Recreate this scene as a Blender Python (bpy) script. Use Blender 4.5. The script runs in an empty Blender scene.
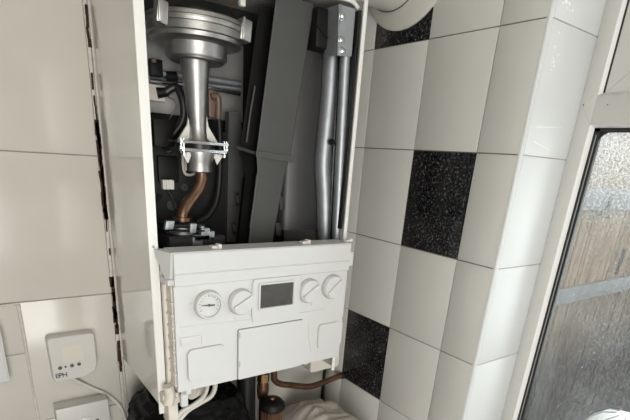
import bpy, bmesh, math, random
from mathutils import Vector, Matrix, noise
random.seed(7)
V = Vector
scene = bpy.context.scene
COL = scene.collection

# ------------------------------------------------------------------ camera solve
F = 466.243
PPX, PPY = 317.266, 346.332
RM = Matrix(((0.80840788, -0.58440887, 0.07030626),
             (-0.16745554, -0.34284179, -0.92434742),
             (0.56430075, 0.73547656, -0.37501851)))
CAM = V((-0.9877, -1.2301, 1.7146))

def P(px, py, val, ax=1):
    """World point seen at a pixel on the plane axis = val."""
    d = RM.transposed() @ V(((px - PPX) / F, (py - PPY) / F, 1.0))
    return CAM + d * ((val - CAM[ax]) / d[ax])

def mpp(p):
    """metres per pixel at a world point"""
    return (RM @ (V(p) - CAM)).z / F

cam_data = bpy.data.cameras.new('camera')
cam = bpy.data.objects.new('camera', cam_data)
COL.objects.link(cam)
rx, dn, fw = V(RM[0]), V(RM[1]), V(RM[2])
m3 = Matrix((rx, -dn, -fw)).transposed()
cam.matrix_world = Matrix.Translation(CAM) @ m3.to_4x4()
cam_data.sensor_width = 36
cam_data.sensor_fit = 'HORIZONTAL'
cam_data.lens = F / 630 * 36
cam_data.shift_x = (315 - PPX) / 630
cam_data.shift_y = (PPY - 210) / 630
cam_data.clip_start = 0.02
scene.camera = cam

# ------------------------------------------------------------------ materials
def mat(name, col, rough=0.5, metal=0.0, spec=0.5, noise_amt=0.0, noise_scale=20.0, bump=0.0, bump_scale=60.0,
        col2=None, coat=0.0, trans=0.0):
    m = bpy.data.materials.new(name)
    m.use_nodes = True
    nt = m.node_tree
    b = nt.nodes['Principled BSDF']
    b.inputs['Base Color'].default_value = (*col, 1)
    b.inputs['Roughness'].default_value = rough
    b.inputs['Metallic'].default_value = metal
    b.inputs['Specular IOR Level'].default_value = spec
    b.inputs['Coat Weight'].default_value = coat
    b.inputs['Transmission Weight'].default_value = trans
    if noise_amt or bump:
        tc = nt.nodes.new('ShaderNodeTexCoord')
    if noise_amt:
        n = nt.nodes.new('ShaderNodeTexNoise')
        n.inputs['Scale'].default_value = noise_scale
        n.inputs['Detail'].default_value = 6
        nt.links.new(tc.outputs['Object'], n.inputs['Vector'])
        r = nt.nodes.new('ShaderNodeValToRGB')
        r.color_ramp.elements[0].position = 0.5 - 0.25
        r.color_ramp.elements[1].position = 0.5 + 0.25
        c2 = col2 or tuple(c * (1 - noise_amt) for c in col)
        r.color_ramp.elements[0].color = (*c2, 1)
        r.color_ramp.elements[1].color = (*col, 1)
        nt.links.new(n.outputs['Fac'], r.inputs['Fac'])
        nt.links.new(r.outputs['Color'], b.inputs['Base Color'])
    if bump:
        n2 = nt.nodes.new('ShaderNodeTexNoise')
        n2.inputs['Scale'].default_value = bump_scale
        n2.inputs['Detail'].default_value = 3
        nt.links.new(tc.outputs['Object'], n2.inputs['Vector'])
        bp = nt.nodes.new('ShaderNodeBump')
        bp.inputs['Strength'].default_value = bump
        bp.inputs['Distance'].default_value = 0.01
        nt.links.new(n2.outputs['Fac'], bp.inputs['Height'])
        nt.links.new(bp.outputs['Normal'], b.inputs['Normal'])
    return m

M = {}
M['tile'] = mat('white_ceramic', (0.68, 0.68, 0.65), 0.16, noise_amt=0.04, noise_scale=3, bump=0.02, bump_scale=14)
M['tile_back'] = mat('beige_ceramic', (0.575, 0.56, 0.515), 0.18, noise_amt=0.12, noise_scale=6, col2=(0.53, 0.51, 0.46), bump=0.05, bump_scale=9)
M['tile_reveal'] = mat('reveal_ceramic', (0.65, 0.675, 0.675), 0.42, noise_amt=0.04, noise_scale=4, bump=0.02, bump_scale=10)
M['grout'] = mat('grout', (0.31, 0.275, 0.235), 0.9, noise_amt=0.35, noise_scale=40)
M['grout_pale'] = mat('pale_grout', (0.47, 0.44, 0.40), 0.9, noise_amt=0.3, noise_scale=30)
M['plaster'] = mat('plaster', (0.62, 0.60, 0.56), 0.9, noise_amt=0.1, noise_scale=6)
M['mortar'] = mat('brown_mortar', (0.055, 0.028, 0.016), 0.95, noise_amt=0.8, noise_scale=120, bump=0.8, bump_scale=200)
M['caulk'] = mat('caulk', (0.62, 0.58, 0.54), 0.6, noise_amt=0.25, noise_scale=70, bump=0.3, bump_scale=90)
M['casing'] = mat('white_enamel', (0.66, 0.645, 0.61), 0.12, coat=0.6, bump=0.01, bump_scale=8)
M['edge'] = mat('white_edge', (0.82, 0.82, 0.80), 0.35)
M['plastic'] = mat('white_plastic', (0.62, 0.63, 0.63), 0.42, noise_amt=0.03, noise_scale=25)
M['plastic_shiny'] = mat('white_gloss_plastic', (0.62, 0.63, 0.63), 0.25)
M['cream'] = mat('cream_plastic', (0.70, 0.66, 0.59), 0.55, noise_amt=0.18, noise_scale=40)
M['rim_grey'] = mat('rim_grey', (0.40, 0.40, 0.39), 0.6)  # outlines of gauge, knobs and covers: edge shading put into the colour
M['seam'] = mat('seam_shadow_gap', (0.10, 0.10, 0.10), 0.8)
M['print'] = mat('grey_print', (0.10, 0.10, 0.11), 0.6)
M['screen'] = mat('smoked_screen', (0.085, 0.082, 0.078), 0.08, noise_amt=0.3, noise_scale=60)
M['alu'] = mat('cast_aluminium', (0.47, 0.465, 0.455), 0.42, metal=1.0, noise_amt=0.25, noise_scale=30, bump=0.06, bump_scale=80)
M['alu_dark'] = mat('dull_aluminium', (0.27, 0.27, 0.27), 0.45, metal=1.0, noise_amt=0.3, noise_scale=25)
M['steel'] = mat('galvanised_steel', (0.44, 0.47, 0.50), 0.48, metal=0.75, noise_amt=0.2, noise_scale=50)
M['steel_plate'] = mat('steel_plate', (0.36, 0.355, 0.34), 0.5, metal=0.35, noise_amt=0.3, noise_scale=18)
M['vessel'] = mat('grey_tank_steel', (0.030, 0.030, 0.029), 0.40, metal=0.0, noise_amt=0.15, noise_scale=10)
M['chrome'] = mat('bright_steel', (0.66, 0.68, 0.70), 0.24, metal=1.0)
M['black_plastic'] = mat('black_plastic', (0.007, 0.007, 0.007), 0.5, spec=0.25, noise_amt=0.3, noise_scale=20)
M['duct'] = mat('charcoal_plastic', (0.072, 0.074, 0.072), 0.55, noise_amt=0.12, noise_scale=14, bump=0.04, bump_scale=50)
M['dark_panel'] = mat('dark_panel', (0.022, 0.022, 0.023), 0.6, spec=0.3, noise_amt=0.4, noise_scale=15)
M['rubber'] = mat('black_rubber', (0.012, 0.012, 0.012), 0.38)
M['bag'] = mat('black_polythene', (0.0035, 0.0035, 0.0035), 0.40, spec=0.08)
M['copper'] = mat('copper', (0.21, 0.125, 0.085), 0.36, metal=0.8, noise_amt=0.55, noise_scale=30, bump=0.05)
M['copper_old'] = mat('tarnished_copper', (0.20, 0.105, 0.065), 0.42, metal=0.7, noise_amt=0.6, noise_scale=40, bump=0.1)
M['dull_copper'] = mat('dull_copper', (0.24, 0.16, 0.125), 0.5, metal=0.3, noise_amt=0.3, noise_scale=50)
M['brass'] = mat('brass', (0.45, 0.30, 0.14), 0.35, metal=1.0, noise_amt=0.4, noise_scale=40)
M['connector'] = mat('white_connector', (0.75, 0.73, 0.69), 0.5)
M['wire_white'] = mat('white_wire', (0.64, 0.61, 0.55), 0.45)
M['cable_grey'] = mat('pale_cable', (0.60, 0.58, 0.54), 0.45)
M['upvc'] = mat('upvc', (0.64, 0.635, 0.61), 0.32, bump=0.01)
M['bead'] = mat('upvc_bead', (0.85, 0.85, 0.84), 0.3)  # lighter copy of the frame uPVC; the glazing bead's lit look is in the colour
M['gasket'] = mat('gasket', (0.013, 0.013, 0.014), 0.5)
M['lcd'] = mat('lcd', (0.60, 0.58, 0.51), 0.3)
M['stat'] = mat('thermostat_plastic', (0.55, 0.545, 0.52), 0.4)
M['button'] = mat('grey_button', (0.075, 0.065, 0.06), 0.5)
M['towel'] = mat('cream_cloth', (0.58, 0.53, 0.475), 0.95, noise_amt=0.12, noise_scale=25, bump=0.35, bump_scale=220)
M['worktop'] = mat('worktop', (0.30, 0.28, 0.26), 0.35, noise_amt=0.4, noise_scale=80)
M['floor'] = mat('floor_vinyl', (0.42, 0.38, 0.33), 0.4, noise_amt=0.2, noise_scale=6)
M['white_paint'] = mat('white_paint', (0.72, 0.70, 0.66), 0.8)
M['low_bounce_grey'] = mat('low_bounce_grey', (0.20, 0.19, 0.175), 0.8)  # side wall out of view, darkened to weaken light bouncing from the left
M['flue'] = mat('flue_white', (0.66, 0.65, 0.61), 0.4)
M['concrete'] = mat('ground', (0.05, 0.05, 0.05), 0.95, noise_amt=0.5, noise_scale=9, bump=0.5, bump_scale=30)
M['rail'] = mat('weathered_grey_rail', (0.34, 0.35, 0.35), 0.8, noise_amt=0.3, noise_scale=12)
M['dome'] = mat('white_moulding', (0.80, 0.80, 0.78), 0.4)

def black_tile():
    m = bpy.data.materials.new('black_sparkle_ceramic'); m.use_nodes = True
    nt = m.node_tree; b = nt.nodes['Principled BSDF']
    tc = nt.nodes.new('ShaderNodeTexCoord')
    vo = nt.nodes.new('ShaderNodeTexVoronoi'); vo.inputs['Scale'].default_value = 260
    n = nt.nodes.new('ShaderNodeTexNoise'); n.inputs['Scale'].default_value = 150; n.inputs['Detail'].default_value = 5
    nt.links.new(tc.outputs['Object'], vo.inputs['Vector']); nt.links.new(tc.outputs['Object'], n.inputs['Vector'])
    r = nt.nodes.new('ShaderNodeValToRGB')
    e = r.color_ramp.elements
    e[0].position = 0.47; e[0].color = (0.004, 0.004, 0.005, 1)
    e[1].position = 0.68; e[1].color = (0.10, 0.10, 0.105, 1)
    nt.links.new(n.outputs['Fac'], r.inputs['Fac'])
    r2 = nt.nodes.new('ShaderNodeValToRGB')
    r2.color_ramp.elements[0].position = 0.45; r2.color_ramp.elements[0].color = (0.1, 0.1, 0.1, 1)
    r2.color_ramp.elements[1].position = 0.95; r2.color_ramp.elements[1].color = (1.6, 1.6, 1.6, 1)
    sep = nt.nodes.new('ShaderNodeSeparateColor')
    nt.links.new(vo.outputs['Color'], sep.inputs['Color'])
    nt.links.new(sep.outputs['Red'], r2.inputs['Fac'])
    mx = nt.nodes.new('ShaderNodeMix'); mx.data_type = 'RGBA'; mx.blend_type = 'MULTIPLY'
    mx.inputs['Factor'].default_value = 1
    nt.links.new(r.outputs['Color'], mx.inputs['A']); nt.links.new(r2.outputs['Color'], mx.inputs['B'])
    ad = nt.nodes.new('ShaderNodeMix'); ad.data_type = 'RGBA'; ad.blend_type = 'ADD'; ad.inputs['Factor'].default_value = 1
    ad.inputs['A'].default_value = (0.006, 0.006, 0.007, 1)
    nt.links.new(mx.outputs['Result'], ad.inputs['B'])
    nt.links.new(ad.outputs['Result'], b.inputs['Base Color'])
    b.inputs['Roughness'].default_value = 0.14
    b.inputs['Specular IOR Level'].default_value = 0.35
    return m
M['tile_black'] = black_tile()

def wood_mat():
    m = bpy.data.materials.new('weathered_boards'); m.use_nodes = True
    nt = m.node_tree; b = nt.nodes['Principled BSDF']
    tc = nt.nodes.new('ShaderNodeTexCoord'); mp = nt.nodes.new('ShaderNodeMapping')
    mp.inputs['Scale'].default_value = (14, 14, 1.1)
    n = nt.nodes.new('ShaderNodeTexNoise'); n.inputs['Scale'].default_value = 2.2; n.inputs['Detail'].default_value = 8
    nt.links.new(tc.outputs['Object'], mp.inputs['Vector']); nt.links.new(mp.outputs['Vector'], n.inputs['Vector'])
    r = nt.nodes.new('ShaderNodeValToRGB'); e = r.color_ramp.elements
    e[0].position = 0.30; e[0].color = (0.20, 0.13, 0.08, 1)
    e[1].position = 0.66; e[1].color = (0.46, 0.35, 0.235, 1)
    nt.links.new(n.outputs['Fac'], r.inputs['Fac'])
    # damp, mouldy foot of the boards
    sx = nt.nodes.new('ShaderNodeSeparateXYZ'); nt.links.new(tc.outputs['Object'], sx.inputs[0])
    n2 = nt.nodes.new('ShaderNodeTexNoise'); n2.inputs['Scale'].default_value = 5; n2.inputs['Detail'].default_value = 6
    nt.links.new(tc.outputs['Object'], n2.inputs['Vector'])
    ma = nt.nodes.new('ShaderNodeMath'); ma.operation = 'MULTIPLY_ADD'; ma.inputs[1].default_value = 0.55
    nt.links.new(n2.outputs['Fac'], ma.inputs[0]); nt.links.new(sx.outputs['Z'], ma.inputs[2])
    mr = nt.nodes.new('ShaderNodeMapRange'); mr.inputs['From Min'].default_value = 0.72; mr.inputs['From Max'].default_value = 1.42
    nt.links.new(ma.outputs[0], mr.inputs['Value'])
    mx = nt.nodes.new('ShaderNodeMix'); mx.data_type = 'RGBA'; mx.inputs['A'].default_value = (0.045, 0.034, 0.026, 1)
    nt.links.new(mr.outputs[0], mx.inputs['Factor']); nt.links.new(r.outputs['Color'], mx.inputs['B'])
    nt.links.new(mx.outputs['Result'], b.inputs['Base Color'])
    b.inputs['Roughness'].default_value = 0.9
    return m
M['wood'] = wood_mat()

def glass_mat():
    """clear pane with grime specks and a pale film that thickens toward the top"""
    m = bpy.data.materials.new('grimy_glass'); m.use_nodes = True
    nt = m.node_tree; nt.nodes.clear()
    N = nt.nodes.new; L = nt.links.new
    out = N('ShaderNodeOutputMaterial'); tr = N('ShaderNodeBsdfTransparent'); gl = N('ShaderNodeBsdfGlossy')
    gl.inputs['Roughness'].default_value = 0.03
    tr.inputs['Color'].default_value = (0.93, 0.95, 0.94, 1)
    fr = N('ShaderNodeFresnel'); fr.inputs['IOR'].default_value = 1.45
    mx = N('ShaderNodeMixShader'); L(fr.outputs[0], mx.inputs[0]); L(tr.outputs[0], mx.inputs[1]); L(gl.outputs[0], mx.inputs[2])
    df = N('ShaderNodeBsdfDiffuse'); df.inputs['Color'].default_value = (0.70, 0.70, 0.69, 1)
    tl = N('ShaderNodeBsdfTranslucent'); tl.inputs['Color'].default_value = (0.80, 0.80, 0.79, 1)
    dm = N('ShaderNodeMixShader'); dm.inputs[0].default_value = 0.55; L(df.outputs[0], dm.inputs[1]); L(tl.outputs[0], dm.inputs[2])
    tc = N('ShaderNodeTexCoord')
    n1 = N('ShaderNodeTexNoise'); n1.inputs['Scale'].default_value = 210; n1.inputs['Detail'].default_value = 5
    n2 = N('ShaderNodeTexNoise'); n2.inputs['Scale'].default_value = 7; n2.inputs['Detail'].default_value = 4
    L(tc.outputs['Object'], n1.inputs['Vector']); L(tc.outputs['Object'], n2.inputs['Vector'])
    sx = N('ShaderNodeSeparateXYZ'); L(tc.outputs['Object'], sx.inputs[0])
    g = N('ShaderNodeMapRange'); g.inputs['From Min'].default_value = 0.70; g.inputs['From Max'].default_value = 0.93
    g.inputs['To Min'].default_value = 0.0; g.inputs['To Max'].default_value = 0.42
    L(sx.outputs['Z'], g.inputs['Value'])
    a = N('ShaderNodeMath'); a.operation = 'MULTIPLY_ADD'; a.inputs[1].default_value = 0.16
    L(n2.outputs['Fac'], a.inputs[0]); L(g.outputs[0], a.inputs[2])
    s = N('ShaderNodeMapRange'); s.inputs['From Min'].default_value = 0.44; s.inputs['From Max'].default_value = 0.72
    s.inputs['To Min'].default_value = 0.35; s.inputs['To Max'].default_value = 2.2
    L(n1.outputs['Fac'], s.inputs['Value'])
    mu = N('ShaderNodeMath'); mu.operation = 'MULTIPLY'; mu.use_clamp = True
    L(a.outputs[0], mu.inputs[0]); L(s.outputs[0], mu.inputs[1])
    vo = N('ShaderNodeTexVoronoi'); vo.inputs['Scale'].default_value = 38
    L(tc.outputs['Object'], vo.inputs['Vector'])
    sp = N('ShaderNodeMath'); sp.operation = 'LESS_THAN'; sp.inputs[1].default_value = 0.055
    L(vo.outputs['Distance'], sp.inputs[0])
    mxx = N('ShaderNodeMath'); mxx.operation = 'MAXIMUM'
    sp2 = N('ShaderNodeMath'); sp2.operation = 'MULTIPLY'; sp2.inputs[1].default_value = 0.5
    L(sp.outputs[0], sp2.inputs[0]); L(mu.outputs[0], mxx.inputs[0]); L(sp2.outputs[0], mxx.inputs[1])
    fin = N('ShaderNodeMixShader'); L(mxx.outputs[0], fin.inputs[0]); L(mx.outputs[0], fin.inputs[1]); L(dm.outputs[0], fin.inputs[2])
    L(fin.outputs[0], out.inputs['Surface'])
    return m
M['glass'] = glass_mat()

# ------------------------------------------------------------------ mesh builder
class MB:
    def __init__(self):
        self.bm = bmesh.new(); self.m = 0
    def _tag(self, geom_faces):
        for f in geom_faces: f.material_index = self.m
    def box(self, x0, x1, y0, y1, z0, z1, bev=0.0, seg=2):
        x0, x1 = sorted((x0, x1)); y0, y1 = sorted((y0, y1)); z0, z1 = sorted((z0, z1))
        c = V(((x0+x1)/2, (y0+y1)/2, (z0+z1)/2))
        return self.obox(c, V(((x1-x0)/2, 0, 0)), V((0, (y1-y0)/2, 0)), V((0, 0, (z1-z0)/2)), bev, seg)
    def obox(self, c, a, b, d, bev=0.0, seg=2):
        before = set(self.bm.faces)
        pts = [c + sa*a + sb*b + sd*d for sd in (-1, 1) for sb in (-1, 1) for sa in (-1, 1)]
        v = [self.bm.verts.new(p) for p in pts]
        fs = [self.bm.faces.new([v[i] for i in q]) for q in
              ((0, 2, 3, 1), (4, 5, 7, 6), (0, 1, 5, 4), (2, 6, 7, 3), (0, 4, 6, 2), (1, 3, 7, 5))]
        if bev > 0:
            es = list({e for f in fs for e in f.edges})
            bmesh.ops.bevel(self.bm, geom=es, offset=bev, segments=seg, affect='EDGES', profile=0.5)
        self._tag(set(self.bm.faces) - before)
        return self
    def ring_loft(self, rings, cap=True):
        before = set(self.bm.faces)
        vr = [[self.bm.verts.new(p) for p in r] for r in rings]
        n = len(rings[0])
        for i in range(len(vr)-1):
            for k in range(n):
                self.bm.faces.new((vr[i][k], vr[i][(k+1) % n], vr[i+1][(k+1) % n], vr[i+1][k]))
        if cap:
            self.bm.faces.new(list(reversed(vr[0]))); self.bm.faces.new(vr[-1])
        self._tag(set(self.bm.faces) - before)
        return self
    def tube(self, pts, r, seg=12, smooth=0, cap=True):
        pts = [V(p) for p in pts]
        rr = list(r) if hasattr(r, '__len__') else [r]*len(pts)
        if smooth:
            P2, R2 = [], []
            for i in range(len(pts)-1):
                p0 = pts[max(i-1, 0)]; p1 = pts[i]; p2 = pts[i+1]; p3 = pts[min(i+2, len(pts)-1)]
                for k in range(smooth):
                    t = k/smooth
                    P2.append(0.5*((2*p1) + (p2-p0)*t + (2*p0-5*p1+4*p2-p3)*t*t + (3*p1-p0-3*p2+p3)*t**3))
                    R2.append(rr[i]*(1-t) + rr[i+1]*t)
            P2.append(pts[-1]); R2.append(rr[-1]); pts, rr = P2, R2
        rings = []; up = None
        for i, p in enumerate(pts):
            t = (pts[min(i+1, len(pts)-1)] - pts[max(i-1, 0)]).normalized()
            if up is None:
                up = V((0, 0, 1)) if abs(t.z) < 0.9 else V((0, 1, 0))
            u = (up - t*up.dot(t)).normalized(); w = t.cross(u); up = u
            rings.append([p + rr[i]*(math.cos(2*math.pi*k/seg)*u + math.sin(2*math.pi*k/seg)*w) for k in range(seg)])
        return self.ring_loft(rings, cap)
    def cyl(self, p0, p1, r0, r1=None, seg=20):
        return self.tube([p0, p1], [r0, r0 if r1 is None else r1], seg)
    def lathe(self, prof, o, axis=(0, 0, 1), seg=40, cap=True):
        """prof: list of (radius, height)"""
        a = V(axis).normalized(); u = a.orthogonal().normalized(); w = a.cross(u); o = V(o)
        rings = [[o + a*h + max(r, 1e-4)*(math.cos(2*math.pi*k/seg)*u + math.sin(2*math.pi*k/seg)*w) for k in range(seg)] for r, h in prof]
        return self.ring_loft(rings, cap)
    def prism(self, poly, ext):
        poly = [V(p) for p in poly]; ext = V(ext)
        return self.ring_loft([poly, [p+ext for p in poly]])
    def rrect(self, c, u, w, hu, hw, r, depth, seg=5):
        """rounded rectangle plate, centre c, axes u,w, extruded by vector depth"""
        c = V(c); u = V(u); w = V(w); pts = []
        for sx, sy, a0 in ((1, 1, 0), (-1, 1, 90), (-1, -1, 180), (1, -1, 270)):
            for k in range(seg+1):
                a = math.radians(a0 + 90*k/seg)
                pts.append(c + u*(sx*(hu-r) + r*math.cos(a)) + w*(sy*(hw-r) + r*math.sin(a)))
        return self.prism(pts, depth)
    def build(self, name, mats, parent=None, smooth=True, ang=40):
        bmesh.ops.recalc_face_normals(self.bm, faces=self.bm.faces)
        me = bpy.data.meshes.new(name)
        off = V((0, 0, 0))
        q = parent
        while q is not None:
            off += q.location; q = q.parent
        if off.length: bmesh.ops.translate(self.bm, verts=self.bm.verts, vec=-off)
        self.bm.to_mesh(me); self.bm.free()
        for m in (mats if isinstance(mats, (list, tuple)) else [mats]): me.materials.append(M[m])
        if smooth:
            me.polygons.foreach_set('use_smooth', [True]*len(me.polygons))
            me.set_sharp_from_angle(angle=math.radians(ang))
        o = bpy.data.objects.new(name, me); COL.objects.link(o)
        if parent is not None: o.parent = parent
        return o

def islands(bm):
    seen = set(); out = []
    for f in bm.faces:
        if f in seen: continue
        st_, comp = [f], []
        seen.add(f)
        while st_:
            g = st_.pop(); comp.append(g)
            for e in g.edges:
                for h in e.link_faces:
                    if h not in seen: seen.add(h); st_.append(h)
        out.append(comp)
    return out
def build_each(b, name, mats, parent=None, **k):
    """every separate piece becomes an object of its own"""
    objs = []
    for comp in islands(b.bm):
        nb = MB(); vm = {}
        for f in comp:
            for v in f.verts:
                if v not in vm: vm[v] = nb.bm.verts.new(v.co)
        for f in comp:
            nf = nb.bm.faces.new([vm[v] for v in f.verts]); nf.material_index = f.material_index
        objs.append(nb.build(name, mats, parent, **k))
    b.bm.free(); return objs
def tag(o, label=None, cat=None, group=None, kind=None):
    if label: o['label'] = label
    if cat: o['category'] = cat
    if group: o['group'] = group
    if kind: o['kind'] = kind
    return o
def thing(name, loc, label, cat, group=None):
    o = bpy.data.objects.new(name, None); o.location = loc; o.empty_display_size = 0.05
    COL.objects.link(o); return tag(o, label, cat, group)
def struct(mb, name, mats, label=None, cat=None, parent=None, **k):
    o = mb.build(name, mats, parent, **k)
    if parent is None: tag(o, label, cat, kind='structure')
    return o

# ------------------------------------------------------------------ room setting
RX0, RY0, H = -2.7, -3.2, 2.5
YC = [-0.0964, -0.2950, -0.4936]       # vertical grout lines on the right wall
YE = -0.608                            # wall end / window reveal
XR = 0.192                             # window plane
G = 0.0011                             # half grout width
T = 0.004

# right wall with window opening
wz0, wz1, wy1 = 0.90, 2.30, -1.95
b = MB(); b.m = 0
b.box(T, 0.30, 0.15, YE - 0.0 + T, 0, H)                       # pier
b.box(T, 0.30, YE + T, wy1, 0, wz0); b.box(T, 0.30, YE + T, wy1, wz1, H); b.box(T, 0.30, wy1, RY0, 0, H)
rows = [0.75 + 0.25*i for i in range(8)]
ycols = [0.0] + YC + [YE + 0.006]
for i, z in enumerate(rows):
    z1 = min(z + 0.25, H)
    if z >= H: continue
    for j in range(4):
        black = (j == 1 and abs(z-2.0) < .01) or (j == 2 and abs(z-1.5) < .01) or (j == 1 and abs(z-1.0) < .01)
        b.m = 2 if black else 1
        y_hi = ycols[j] - (G if j else 0.001); y_lo = ycols[j+1] + (G if j < 3 else 0)
        b.box(0, T+0.003, y_hi, y_lo, z + G, z1 - G, 0.0012)
    b.m = 3
    zz = z
    b.box(0.010, XR + .003, YE, YE + T + 0.002, zz + G, z1 - G, 0.0012)   # reveal tiles
b.m = 4; b.box(0.012, XR + .002, YE + .0018, YE + T + .001, .76, H)
wall_right = struct(b, 'wall_right', ['grout', 'tile', 'tile_black', 'tile_reveal', 'grout_pale'],
                    'right wall of white tiles with black sparkly tiles', 'wall')
# rounded trim on the outer corner
b = MB()
b.tube([(0.0065, YE + 0.0065, 0.75), (0.0065, YE + 0.0065, H)], 0.0065, 20)
struct(b, 'trim_1', 'tile_reveal', 'white rounded edge trim on the corner of the right wall', 'trim')
# sealant left on the reveal tiles
b = MB()
for (px, py, r) in [(566, 1, .005), (569, 4, .004), (572, 11, .004), (567, 8, .0025), (563, 3, .003), (559, 33, .003), (555, 47, .003), (558, 55, .003),
                    (553, 62, .004), (554, 66, .0035), (553, 58, .002), (551, 70, .002)]:
    p = P(px, py, YE)
    b.lathe([(r*.2, -.001), (r, 0), (r*.8, r*.35), (r*.3, r*.5)], p, (0, -1, 0), 10)
for a, c in [((533, 141), (541, 146)), ((541, 146), (549, 151)), ((549, 151), (549.5, 154)), ((535, 126.5), (562, 127))]:
    b.tube([P(a[0], a[1], YE), P((a[0]+c[0])/2, (a[1]+c[1])/2 + .4, YE), P(c[0], c[1], YE)], 0.0012, 8)
struct(b, 'trim_3', 'bead', 'dried white sealant smears on the window reveal tiles', 'trim')

# back wall
b = MB(); b.m = 0
b.box(RX0, 0.30, T, 0.16, 0, H)
b.m = 1
XE = -0.7185
LZ = [1.0376, 1.356, 1.6815]
zrow = [0.715, 1.0376, 1.356, 1.6815, 2.005, 2.33, H]
for i in range(len(zrow)-1):
    z0, z1 = zrow[i] + G, zrow[i+1] - G
    if i < 2:
        xs = [-0.922, XE]
        b.box(-0.922 + G, XE, 0, T+.003, z0, z1, .0014)
        x = -0.922
        while x > RX0:
            nx = max(x - 0.2, RX0)
            zs = (z0 - G, z0 + 0.02 + (0.17 if i == 1 else 0.1), z1 + G - 0.004)
            b.box(nx + G, x - 2*G, 0.0015, T+.003, zs[0] + G, zs[1] - G, .0014); b.box(nx + G, x - 2*G, 0.0015, T+.003, zs[1] + G, zs[2] - G, .0014)
            x = nx
    else:
        x = XE
        while x > RX0:
            nx = max(x - 0.45, RX0)
            b.box(nx + (G if nx > RX0 else 0), x - (G if x != XE else 0), 0, T+.003, z0, z1, .0014); x = nx
    for x0, x1 in ((-0.704, -0.35), (-0.35, 0.0)):
        b.box(x0 + G, x1 - (G if x1 else 0.001), 0, T+.003, z0, z1, .0014)
wall_back = struct(b, 'wall_back', ['grout_pale', 'tile_back'], 'back wall of large cream tiles behind the boiler', 'wall')
# broken edge strip between the tiles and the boiler
b = MB(); b.m = 0
b.tube([(-0.7065, 0.000, z) for z in (0.86, 1.3, 1.7, 2.1, 2.45)], 0.0028, 8)
rnd = random.Random(3)
z = 0.9
while z < 2.45:
    h = rnd.uniform(0.015, 0.04)
    b.obox(V((-0.7142 + rnd.uniform(-.0003, .0003), 0.0015, z + h/2)), V((0.0036, 0, 0)), V((0, 0.0022 + rnd.uniform(0, .0006), 0)), V((rnd.uniform(-.0004, .0004), 0, h/2)), .0006, 1)
    z += h
b.m = 1
def dirt(z0, z1, dens, w):
    z = z0
    while z < z1:
        h = rnd.uniform(.012, .03)
        if rnd.random() < dens:
            ww = w*rnd.uniform(.6, 1.1)
            b.obox(V((-0.7135 + rnd.uniform(-.0014, .0014), -0.0012, z + h/2)), V((ww, 0, 0)), V((0, 0.0022, 0)), V((rnd.uniform(-.001, .001), 0, h*.55)), .0008, 1)
        z += h
zz = lambda py, px: P(px, py, 0.0).z
dirt(zz(219, 105), zz(128, 97), 1.0, .0050); dirt(zz(219, 105), zz(128, 97), 1.0, .0046)
dirt(zz(128, 97), zz(60, 92), .45, .0022)
dirt(zz(60, 92), zz(14, 87), .85, .0036)
dirt(zz(371, 121), zz(345, 118), 1.0, .0048)
dirt(zz(345, 118), zz(322, 116), .35, .003)
dirt(zz(322, 116), zz(281, 112), 1.0, .0050); dirt(zz(345, 118), zz(281, 112), .7, .0050)
dirt(zz(281, 112), zz(225, 106), .15, .0018)
struct(b, 'trim_2', ['caulk', 'mortar'], 'chipped tile edge strip with brown mortar left of the boiler', 'trim')

b = MB()
b.tube([(-0.9225, .0006, .86), (-0.9215, .0002, 1.0), (-0.923, .0006, 1.15), (-0.922, .0002, 1.25), (-0.9225, .0006, 1.352)], [.0028, .0036, .0026, .0038, .0045], 10, smooth=4)
b.tube([(-0.921, .0006, 1.3535), (-0.96, .0004, 1.352), (-1.15, .0006, 1.352)], [.004, .0028, .0024], 10, smooth=4)
struct(b, 'trim_4', 'caulk', 'old sealant bead round the small tiles at the lower left', 'trim')
# floor, ceiling, far walls
b = MB(); b.box(RX0, 0.30, RY0, 0.16, -0.1, 0); struct(b, 'floor', 'floor', 'kitchen floor', 'floor')
b = MB(); b.box(RX0, 0.30, RY0, 0.16, H, H + .1); struct(b, 'ceiling', 'white_paint', 'white ceiling', 'ceiling')
b = MB(); b.box(RX0 - .1, RX0, RY0, 0.16, 0, H); struct(b, 'wall_left', 'low_bounce_grey', 'unseen side wall, toned dark grey to cut bounced light', 'wall')
b = MB()
dx0, dx1, dz = -2.35, -0.45, 2.15
b.box(RX0, dx0, RY0, RY0 - .15, 0, H); b.box(dx1, 0.30, RY0, RY0 - .15, 0, H); b.box(dx0, dx1, RY0, RY0 - .15, dz, H)
struct(b, 'wall_front', 'white_paint', 'wall behind the photographer with a wide glazed doorway', 'wall')
# glazed doorway frame in the wall behind the camera
b = MB()
for x in (dx0 + .03, (dx0+dx1)/2, dx1 - .03): b.box(x - .03, x + .03, RY0 - .10, RY0 - .04, 0, dz, .004)
b.box(dx0, dx1, RY0 - .10, RY0 - .04, dz - .06, dz, .004); b.box(dx0, dx1, RY0 - .10, RY0 - .04, 0, .06, .004)
struct(b, 'door_1', 'upvc', 'white framed glazed doorway', 'door')

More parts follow.
